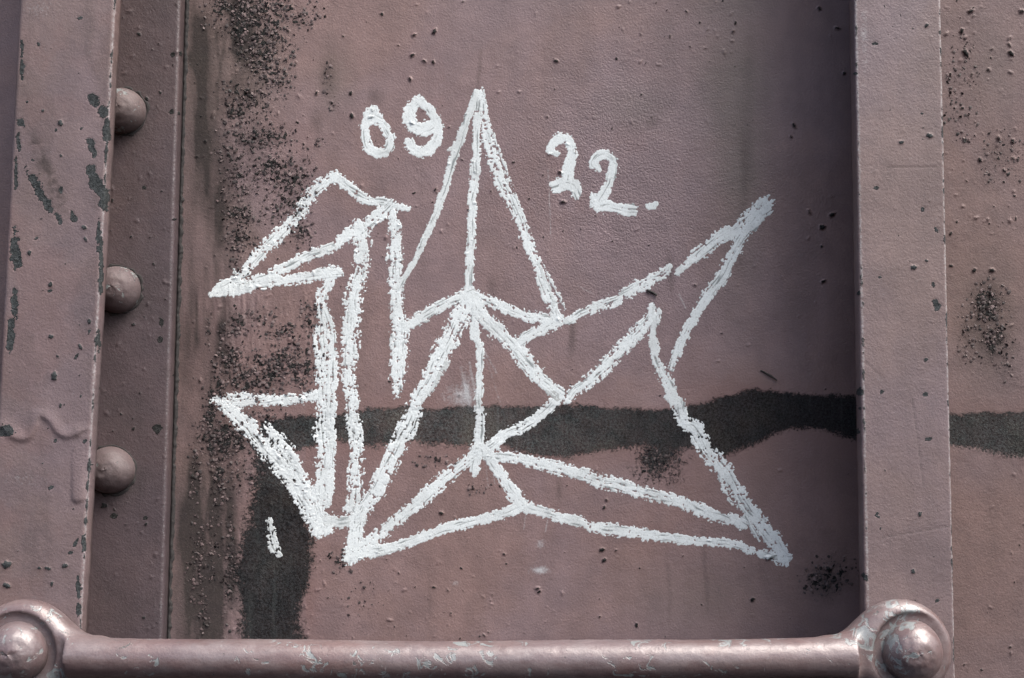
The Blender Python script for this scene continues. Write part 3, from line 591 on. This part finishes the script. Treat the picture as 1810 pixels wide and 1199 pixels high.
def handle_mesh():
    st = .0010
    x0, x1 = eL[0] - .04, eR[0] + .04; z0 = min(eL[2], eR[2]) - .04; z1 = max(eL[2], eR[2]) + .04
    gx = np.arange(x0, x1, st); gy = np.arange(YE - .036, YE + .004, st); gz = np.arange(z0, z1, st)
    X, Y, Z = np.meshgrid(gx, gy, gz, indexing='ij', sparse=True)
    t = np.clip((X - eL[0]) / (eR[0] - eL[0]), 0, 1)
    za = eL[2] + (eR[2] - eL[2]) * t - .0026 * (1 - (2 * t - 1) ** 2) - .0029   # slight sag
    yr = YE - .0155
    rod = np.sqrt((Y - yr) ** 2 + (Z - za) ** 2) - (.0107 + .0003 * np.sin(X * 40))
    dend = np.minimum(X - eL[0] - .026, eR[0] - .026 - X)
    rod = np.maximum(rod, -dend)                                       # the rod stops short of the eyes
    def smin(a, b, k):
        h = np.clip(.5 + .5 * (b - a) / k, 0, 1); return b * (1 - h) + a * h - k * h * (1 - h)
    f = rod
    for c, s in ((eL, 1), (eR, -1)):
        dx = X - c[0]; dz = Z - c[2]; rr = np.sqrt(dx * dx + dz * dz)
        q1 = rr - .0192; q2 = np.abs(Y - (YE - EYE_T * .5)) - (EYE_T * .5 - .007)
        eye = np.sqrt(np.maximum(q1, 0) ** 2 + np.maximum(q2, 0) ** 2) + np.minimum(np.maximum(q1, q2), 0) - .007
        # flat neck between eye and rod
        nk = np.clip(s * dx, .0, .040); hw = .0165 - .0075 * sstep(.004, .041, nk)
        qx = np.abs(s * dx - .020) - .020; qz = np.abs(dz + .0008 + .0020 * sstep(.004, .041, nk)) - hw + .006; qy = np.abs(Y - (YE - EYE_T * .47)) - (EYE_T * .47 - .006)
        neck = np.sqrt(np.maximum(qx, 0) ** 2 + np.maximum(qz, 0) ** 2 + np.maximum(qy, 0) ** 2) + np.minimum(np.maximum(qx, np.maximum(qy, qz)), 0) - .006
        f = smin(f, smin(eye, neck, .012), .0060)
        # hollow round the rivet, its step strongest on the upper side
        rc = np.sqrt((X - c[0] - (-.0008 if s > 0 else .0040)) ** 2 + (Z - c[2] + .0015) ** 2)
        cut = np.maximum(rc - .0212, (Y - (YE - EYE_T + .0015)))
        f = -smin(-f, cut + 0 * f, .0014)
    f = np.maximum(f, Y - YE)
    f = f + ((fbm(X * 260 + 9, Z * 260 + Y * 170 + 40, 401, 3) - .5) * .0004)
    P, q = surface_nets(f, np.array([x0, gy[0], z0]), st)
    return P, q
handle = thing('grab_handle', 'worn round steel grab bar bolted across both ribs at the bottom', 'grab handle', (0, YE, eL[2]))
P_, Q_ = handle_mesh()
bar = under(mesh_obj('bar', P_, Q_, M_BAR), handle)
sm = bar.modifiers.new('smooth', 'SMOOTH'); sm.factor = .5; sm.iterations = 2
for i, c in enumerate((eL, eR)):
    dome('rivet', (c[0] + (-.0008, .0040)[i], YE - EYE_T + .0014, c[2] - .0006), .0158, .0150, M_BAR, handle, 20 + i)

# ------------------------------------------------------------------ white paint-stick drawing
def stroke_field(pts, wds, grain, seed, pad=10, wobble=1.6):
    p = smooth_line(pts, 8); w = np.interp(np.linspace(0, len(pts) - 1, len(p)), np.arange(len(pts)), np.broadcast_to(wds, len(pts)) if np.ndim(wds) == 0 or len(wds) == len(pts) else np.interp(np.linspace(0, 1, len(pts)), np.linspace(0, 1, len(wds)), wds))
    m = w.max() / 2 + pad
    us = np.arange(math.floor(p[:, 0].min() - m), p[:, 0].max() + m); vs = np.arange(math.floor(p[:, 1].min() - m), p[:, 1].max() + m)
    X, Y = np.meshgrid(us, vs); Xw = X + wobble * 2 * (fbm(X / 17, Y / 17, seed + 5, 2) - .5); Yw = Y + wobble * 2 * (fbm(X / 17 + 40, Y / 17, seed + 6, 2) - .5)
    best = np.full(X.shape, 1e9); T = np.zeros(X.shape); La = np.zeros(X.shape); acc = 0
    for i in range(len(p) - 1):
        a, b = p[i], p[i + 1]; e = b - a; L = math.hypot(*e)
        if L < 1e-6: continue
        tt = ((Xw - a[0]) * e[0] + (Yw - a[1]) * e[1]) / L ** 2; t = np.clip(tt, 0, 1)
        d = np.hypot(Xw - a[0] - t * e[0], Yw - a[1] - t * e[1]); hw = (w[i] + (w[i + 1] - w[i]) * t) * .535; s = d / hw
        k = s < best; best = np.where(k, s, best); T = np.where(k, acc + t * L, T)
        La = np.where(k, ((Xw - a[0]) * -e[1] + (Yw - a[1]) * e[0]) / L, La); acc += L
    n1 = fbm(X / 3.3, Y / 3.3, seed, 3, .6); n6 = vnoise(X / 1.9 + 77, Y / 1.9, seed + 83); n2 = fbm(X / 10, Y / 10, seed + 11, 2); n3 = fbm(T / 26, La / 2.2 + 60, seed + 21, 2); n4 = vnoise(X / 1.6, Y / 1.6, seed + 3)
    e = np.minimum(1 - best, .48 - .04 * grain)
    n5 = vnoise(X / 5.2 + 9, Y / 5.2, seed + 61)
    Fd = e * 1.75 + (n1 - .5) * (1.2 + 3.0 * grain) + (n4 - .5) * (.25 + .40 * grain) - 2.4 * grain * np.clip(n5 - .62, 0, 1) - (.5 + 3.6 * grain) * np.clip(n6 - .74, 0, 1) + .12 * grain + (n2 - .5) * (.3 + 1.1 * grain) + (n3 - .5) * (.5 + 1.3 * grain) + .10
    dots = vnoise(X / 2.3 + 31, Y / 2.3, seed + 71); Fd = np.where((dots > .95 - .06 * grain) & (best > .8) & (best < 1.5), np.maximum(Fd, (dots - .95 + .06 * grain) * 5), Fd)
    Fd = np.where(best > 1.5, -1, Fd)
    # edges also tear on the crust below
    Fd = Fd - .55 * sample(PL.chip, X, Y) * grain - .25 * np.clip(sample(CL, X, Y), 0, 1) * (n1 < .55)
    return X, Y, Fd, n1, n3, best
def stroke_mesh(name, pts, w, grain, parent, grey=0.0, seed=0, lift=0.0):
    X, Y, Fd, n1, n3, best = stroke_field(pts, w, grain, seed)
    # the wall is pocked: the stick only touches high ground
    cell = (Fd[:-1, :-1] + Fd[1:, :-1] + Fd[:-1, 1:] + Fd[1:, 1:]) / 4 > 0
    ny, nx = Fd.shape
    use = np.zeros(Fd.shape, bool); use[:-1, :-1] |= cell; use[1:, :-1] |= cell; use[:-1, 1:] |= cell; use[1:, 1:] |= cell
    allin = np.ones(Fd.shape, bool); cc = np.pad(cell, 1); allin = cc[:-1, :-1] & cc[1:, :-1] & cc[:-1, 1:] & cc[1:, 1:]
    gy, gx = np.gradient(Fd); g2 = gx * gx + gy * gy + 1e-3
    bd = use & ~allin; sx = np.clip(-Fd * gx / g2, -.6, .6) * bd; sy = np.clip(-Fd * gy / g2, -.6, .6) * bd
    Xs, Ys = X + sx, Y + sy
    hgt = (.03 + .05 * np.clip(Fd, 0, .8) * (.6 + .8 * n1) + .07 * np.clip(n3 - .35, 0, 1) * np.clip(Fd * 2, 0, 1)) * allin + lift
    wall = np.maximum(sample(PL.h, Xs, Ys), sample(PL.h, Xs + 1.5, Ys) * .5 + sample(PL.h, Xs - 1.5, Ys) * .5)
    Pt = unproj(Xs, Ys, 0.0); Pt[..., 1] = -(wall + hgt + .02 * allin - .04 * ~allin) * .001
    idx = -np.ones(Fd.shape, np.int64); idx[use] = np.arange(use.sum())
    jj = np.argwhere(cell); a, b = jj.T
    f = np.stack([idx[a, b], idx[a, b + 1], idx[a + 1, b + 1], idx[a + 1, b]], -1)[:, ::-1]
    gr = np.clip(grey + .9 * np.clip(fbm(X / 34, Y / 34, seed + 31, 3) - .52, 0, 1), 0, 1)
    dirt = np.clip(sstep(.36, .20, n3) * .75 + sstep(.12, .0, Fd) * .15 + .75 * sample(PL.chip, X, Y) * (n1 < .5), 0, 1)
    tone = np.stack([gr, dirt, .45 * sstep(.22, .0, Fd) * (.3 + grain), np.ones_like(gr)], -1)[use]
    o = mesh_obj(name, Pt[use], f, M_CHALK, None, {'tone': tone})
    return under(o, parent)
def flick(pts, w, parent, seed, grey=.2, grain=1.5): return stroke_mesh('stroke', pts, w, grain, parent, grey, seed)

origin = unproj(845, 650, 0.0)
crane = thing('crane_drawing', 'large white line drawing of a folded paper crane on the steel wall', 'drawing', tuple(origin))
STROKES = [  # points, width, grain, grey
    ([(425, 489), (463, 444), (500, 409), (529, 379), (554, 340), (592, 311)], (15, 20, 20, 20, 21, 19), .75, 0),
    ([(590, 312), (619, 333), (646, 353), (675, 359), (722, 369)], (18, 19, 17, 17, 9), .5, 0),
    ([(690, 361), (664, 385), (646, 400), (623, 412), (597, 430), (563, 446), (536, 457), (495, 478), (468, 494), (416, 511), (376, 517)], (20, 20, 22, 22, 19, 17, 17, 17, 20, 18, 8), .65, 0),
    ([(412, 514), (472, 500), (518, 494), (563, 485), (597, 481)], (18, 17, 17, 18, 17), .5, 0),
    ([(374, 520), (392, 506), (418, 494)], (9, 16, 14), .55, 0), ([(380, 522), (410, 516), (440, 508)], (6, 12, 12), .8, .1),
    ([(419, 494), (413, 478)], (7, 5), .8, .2),
    ([(588, 481), (580, 504), (569, 527), (567, 553), (570, 605), (570, 681), (573, 735), (572, 770), (575, 803), (573, 847), (571, 890), (563, 936)], (20, 19, 18, 14, 14, 16, 26, 28, 27, 28, 27, 24), .7, 0),
    ([(573, 540), (585, 580), (587, 627), (586, 680), (585, 735), (584, 790), (584, 840), (583, 892)], (10, 14, 16, 20, 16, 15, 12, 7), .65, 0),
    ([(558, 585), (560, 640), (560, 680)], (8, 8, 6), 1.3, .1),
    ([(634, 405), (639, 425), (640, 459), (634, 493), (624, 527), (622, 560), (618, 605), (616, 648), (618, 683), (623, 710), (624, 735), (629, 767), (631, 803), (628, 847), (626, 880), (624, 908)], (24, 24, 24, 22, 24, 26, 26, 24, 22, 22, 22, 22, 20, 22, 24, 24), 1.0, 0),
    ([(622, 520), (622, 545), (619, 590)], (9, 10, 9), .2, .05),
    ([(694, 378), (699, 425), (699, 460), (699, 495), (702, 530), (705, 577), (706, 623), (703, 670), (701, 700)], (14, 21, 22, 20, 21, 23, 24, 22, 10), .85, 0),
    ([(841, 163), (832, 194), (815, 242), (806, 262), (795, 303), (782, 346), (761, 400), (735, 457), (715, 492), (703, 512)], (10, 12, 14, 14, 13, 12, 11, 10, 10, 8), .12, .22),
    ([(809, 257), (799, 262), (792, 265)], (11, 9, 4), .1, .3),
    ([(845, 166), (843, 216), (841, 270), (839, 314), (834, 357), (833, 400), (830, 460), (828, 511)], (14, 13, 13, 14, 15, 15, 14, 15), .45, .08),
    ([(848, 166), (856, 212), (863, 244), (873, 281), (884, 314), (899, 346), (912, 374), (925, 408), (938, 442), (949, 463), (962, 505), (975, 535), (987, 562)], (13, 12, 20, 20, 20, 18, 18, 17, 16, 14, 16, 17, 20), 1.0, 0),
    ([(951, 465), (965, 500), (982, 545)], (5, 8, 10), .2, .4),
    ([(853, 157), (869, 231), (893, 292), (915, 357), (935, 405)], (4.5, 4.5, 4, 4, 3.5), 1.7, .2),
    ([(960, 470), (985, 515), (1000, 545)], (4, 5, 4), 1.5, .2),
    ([(829, 520), (792, 535), (757, 554), (715, 580)], (22, 18, 18, 17), .5, .05),
    ([(839, 522), (867, 535), (902, 549), (937, 560), (986, 566)], (18, 17, 16, 17, 18), .6, 0),
    ([(988, 566), (960, 581), (935, 593), (911, 612)], (22, 18, 18, 17), .5, .1),
    ([(828, 523), (840, 535), (848, 553)], (26, 24, 20), .4, .05),
    ([(843, 548), (867, 573), (902, 608), (937, 647), (960, 675), (988, 694)], (20, 24, 25, 25, 24, 18), .6, .03),
    ([(972, 692), (985, 702)], (16, 12), .7, .65),
    ([(824, 535), (806, 572), (792, 605), (774, 638), (759, 670), (743, 697), (733, 717), (720, 755), (703, 787), (683, 830), (665, 868), (641, 901), (626, 928)], (24, 27, 27, 26, 25, 22, 22, 27, 26, 25, 24, 24, 22), .7, 0),
    ([(790, 640), (775, 668), (757, 698)], (8, 7, 6), 1.1, .25),
    ([(837, 535), (838, 565), (841, 595), (848, 612), (848, 659), (846, 705), (848, 720), (849, 760), (845, 787), (839, 832)], (12, 10, 16, 14, 13, 14, 16, 17, 20, 20), .4, .12),
    ([(852, 795), (829, 813), (787, 845), (747, 882), (707, 915), (684, 934), (652, 960), (638, 972)], (22, 21, 21, 21, 20, 20, 20, 18), .65, .05),
    ([(615, 985), (652, 976), (695, 968), (733, 955), (787, 934), (840, 922), (893, 906), (922, 892)], (20, 20, 17, 17, 17, 18, 18, 22), .3, .07),
    ([(655, 985), (690, 976), (715, 968)], (4, 4, 3), 1.0, .5),
    ([(858, 800), (883, 837), (899, 861), (920, 890)], (17, 17, 18, 22), .4, .05),
    ([(852, 797), (872, 806), (907, 808), (947, 819), (981, 826), (1027, 838), (1060, 851), (1099, 860), (1144, 873), (1199, 886), (1243, 904), (1288, 920)], (24, 20, 16, 18, 19, 20, 22, 21, 18, 18, 18, 15), .55, .05),
    ([(1296, 917), (1312, 928)], (17, 16), .4, .1),
    ([(922, 893), (973, 909), (1013, 920), (1060, 933), (1110, 940), (1177, 950), (1243, 957), (1298, 962), (1329, 974)], (20, 18, 18, 19, 18, 16, 16, 15, 12), .45, .1),
    ([(1345, 978), (1366, 984), (1386, 985)], (14, 18, 22), .35, .1),
    ([(1157, 560), (1155, 595), (1157, 627), (1168, 653), (1181, 680), (1190, 710)], (13, 14, 16, 19, 22, 20), .55, .1),
    ([(1203, 712), (1203, 730), (1207, 746), (1227, 756), (1238, 776), (1250, 797), (1274, 826), (1294, 856), (1316, 892), (1339, 920), (1362, 948), (1380, 974), (1383, 990)], (16, 18, 18, 22, 24, 24, 26, 22, 24, 24, 24, 24, 20), .7, .03),
    ([(1270, 838), (1283, 872), (1296, 892)], (6, 8, 6), .9, .1), ([(1318, 912), (1332, 938), (1342, 955)], (8, 9, 6), .6, .1),
    ([(1153, 542), (1149, 562), (1138, 577), (1120, 595), (1093, 624), (1067, 651), (1040, 675), (1016, 691), (1002, 708)], (12, 20, 20, 20, 21, 21, 20, 17, 12), .75, .0),
    ([(1166, 550), (1160, 572)], (10, 10), .4, .1),
    ([(990, 700), (973, 719), (947, 741), (920, 757), (893, 766), (877, 783), (853, 797)], (15, 17, 18, 15, 15, 17, 20), .6, 0),
    ([(1004, 569), (1028, 553), (1060, 540), (1100, 522), (1140, 500), (1167, 487), (1184, 473)], (11, 15, 18, 19, 18, 18, 9), .75, .03),
    ([(1199, 481), (1233, 452), (1268, 423), (1300, 406), (1327, 383), (1350, 366)], (11, 20, 19, 21, 25, 30), .6, .06),
    ([(1341, 384), (1314, 417), (1295, 452), (1276, 489), (1252, 522), (1231, 554), (1210, 593), (1194, 628), (1187, 652)], (20, 18, 20, 19, 18, 16, 16, 14, 8), .5, .08),
    ([(382, 708), (425, 707), (469, 707), (512, 706), (556, 699)], (16, 22, 18, 17, 15), .8, 0),
    ([(385, 709), (416, 735), (440, 757), (462, 784), (500, 825), (527, 862), (548, 898), (565, 938)], (14, 24, 26, 24, 28, 30, 28, 24), .75, 0),
    ([(468, 748), (492, 780), (514, 806), (535, 842), (556, 880)], (8, 22, 22, 20, 18), .85, 0),
    ([(578, 921), (608, 924), (639, 918)], (17, 18, 19), .15, .28),
    ([(560, 938), (578, 938), (584, 930)], (18, 16, 10), .3, .05),
    ([(636, 905), (630, 929), (624, 962), (619, 984)], (24, 22, 24, 28), .25, .03),
]
for i, (pts, w, g, gy) in enumerate(STROKES):
    stroke_mesh('stroke', pts, w, g, crane, gy, 1000 + i * 40, lift=.008 * (i % 7))

date = thing('date_writing', 'handwritten white date 09 22 with a full stop, beside the crane wing', 'writing', tuple(unproj(760, 260, 0.0)))
DIG = [
    [([(659, 203), (647, 216), (645, 238), (651, 260), (667, 271), (684, 267), (690, 249), (682, 229), (670, 210), (661, 196)], (18.5, 16.2, 15.1, 16.2, 16.2, 16.2, 15.1, 15.1, 13.9, 13.9)), ([(661, 191), (657, 206), (671, 214)], (10.4, 27.8, 16.2))],
    [([(742, 180), (727, 193), (725, 214), (738, 228), (757, 227), (771, 218)], (18.8, 21.3, 22.5, 21.3, 25.0, 20.1)), ([(742, 179), (757, 191), (770, 214), (776, 233), (771, 248), (758, 265), (743, 269), (729, 262), (724, 253)], (17.5, 15.0, 16.3, 18.8, 18.8, 18.8, 18.8, 18.8, 17.5))],
    [([(984, 271), (972, 266), (977, 253), (990, 245), (1003, 248), (1010, 262), (1009, 279), (1004, 296), (1003, 314), (1000, 326)], (10.6, 10.6, 15.3, 17.7, 17.7, 16.5, 18.8, 20.1, 18.8, 21.2)), ([(983, 331), (1000, 325), (1014, 330), (1020, 346)], (20.1, 23.6, 21.2, 14.2))],
    [([(1059, 299), (1049, 289), (1055, 277), (1070, 274), (1083, 282), (1084, 299), (1077, 319), (1069, 338), (1056, 356)], (10.6, 16.5, 17.7, 16.5, 16.5, 17.7, 17.7, 18.8, 26.0)), ([(1052, 350), (1058, 365), (1076, 365), (1094, 369), (1115, 371)], (16.5, 20.1, 17.7, 18.8, 22.4))],
]
for i, strokes in enumerate(DIG):
    nm = 'digit'
    # one mesh per digit: its strokes are joined
    parts = [stroke_mesh(nm, p, w, .28, date, .02, 5000 + i * 100 + j * 40, .008 * j) for j, (p, w) in enumerate(strokes)]
    a, b = parts
    va = np.empty(len(a.data.vertices) * 3, np.float32); a.data.vertices.foreach_get('co', va); vb = np.empty(len(b.data.vertices) * 3, np.float32); b.data.vertices.foreach_get('co', vb)
    fa = np.empty(len(a.data.loops), np.int32); a.data.loops.foreach_get('vertex_index', fa); fb = np.empty(len(b.data.loops), np.int32); b.data.loops.foreach_get('vertex_index', fb)
    ta = np.empty(len(a.data.vertices) * 4, np.float32); a.data.attributes['tone'].data.foreach_get('color', ta); tb = np.empty(len(b.data.vertices) * 4, np.float32); b.data.attributes['tone'].data.foreach_get('color', tb)
    for o in parts: m_ = o.data; bpy.data.objects.remove(o); bpy.data.meshes.remove(m_)
    o = mesh_obj(nm, np.concatenate([va, vb]).reshape(-1, 3), np.concatenate([fa, fb + len(va) // 3]).reshape(-1, 4), M_CHALK, None, {'tone': np.concatenate([ta, tb]).reshape(-1, 4)})
    under(o, date); o['label'] = ('white hand-drawn 0 with a pointed top', 'white hand-drawn 9', 'white hand-drawn 2, its foot bent down', 'white hand-drawn 2 with a straight foot')[i]
stroke_mesh('full_stop', [(1146, 366), (1152, 364), (1158, 361)], (10.5, 12.5, 11), .15, date, .03, 5900)

def single(name, pts, w, grain, grey, seed, label, cat):
    o = stroke_mesh(name, pts, w, grain, panel, grey, seed); o.parent = None; o.matrix_parent_inverse = Matrix.Identity(4); return tag(o, label, cat)
single('paint_dab', [(476, 921), (479, 945), (484, 965), (491, 979)], (9, 15, 18, 13), .9, .35, 6000, 'short white paint dab alone on the black patch at lower left', 'paint dab')

def sliver(p0, p1, w, label):
    A = unproj(*p0, 0.0); B = unproj(*p1, 0.0); A[1] = -sample(PL.h, np.array(p0[0]), np.array(p0[1])) * .001 - .0006; B[1] = -sample(PL.h, np.array(p1[0]), np.array(p1[1])) * .001 - .0011
    d = (B - A) / np.linalg.norm(B - A); e1 = np.cross(d, (0, 1, 0)); e1 /= np.linalg.norm(e1); e2 = np.cross(d, e1); V = []; n = 9
    for i in range(n):
        t = i / (n - 1); c = A + (B - A) * t + e1 * .0004 * math.sin(t * 3.0); r = w * (.35 + .65 * math.sin(math.pi * min(1, .12 + .8 * t)) ** .5)
        for j in range(7): a = 6.283 * j / 7; V.append(c + (e1 * math.cos(a) + e2 * math.sin(a) * .8) * r * random.uniform(.8, 1.15))
    f = [tuple((i * 7 + j, i * 7 + (j + 1) % 7, (i + 1) * 7 + (j + 1) % 7, (i + 1) * 7 + j)) for i in range(n - 1) for j in range(7)] + [tuple(range(6, -1, -1)), tuple(range((n - 1) * 7, n * 7))]
    return tag(mesh_obj('sliver', V, f, M_WOOD, smooth=False), label, 'sliver', 'dark slivers stuck to the wall')
sliver((1143, 513), (1161, 523), .0008, 'short dark sliver stuck just under the crane tail line')
sliver((1344, 655), (1373, 673), .0006, 'long thin dark sliver stuck above the black smear')
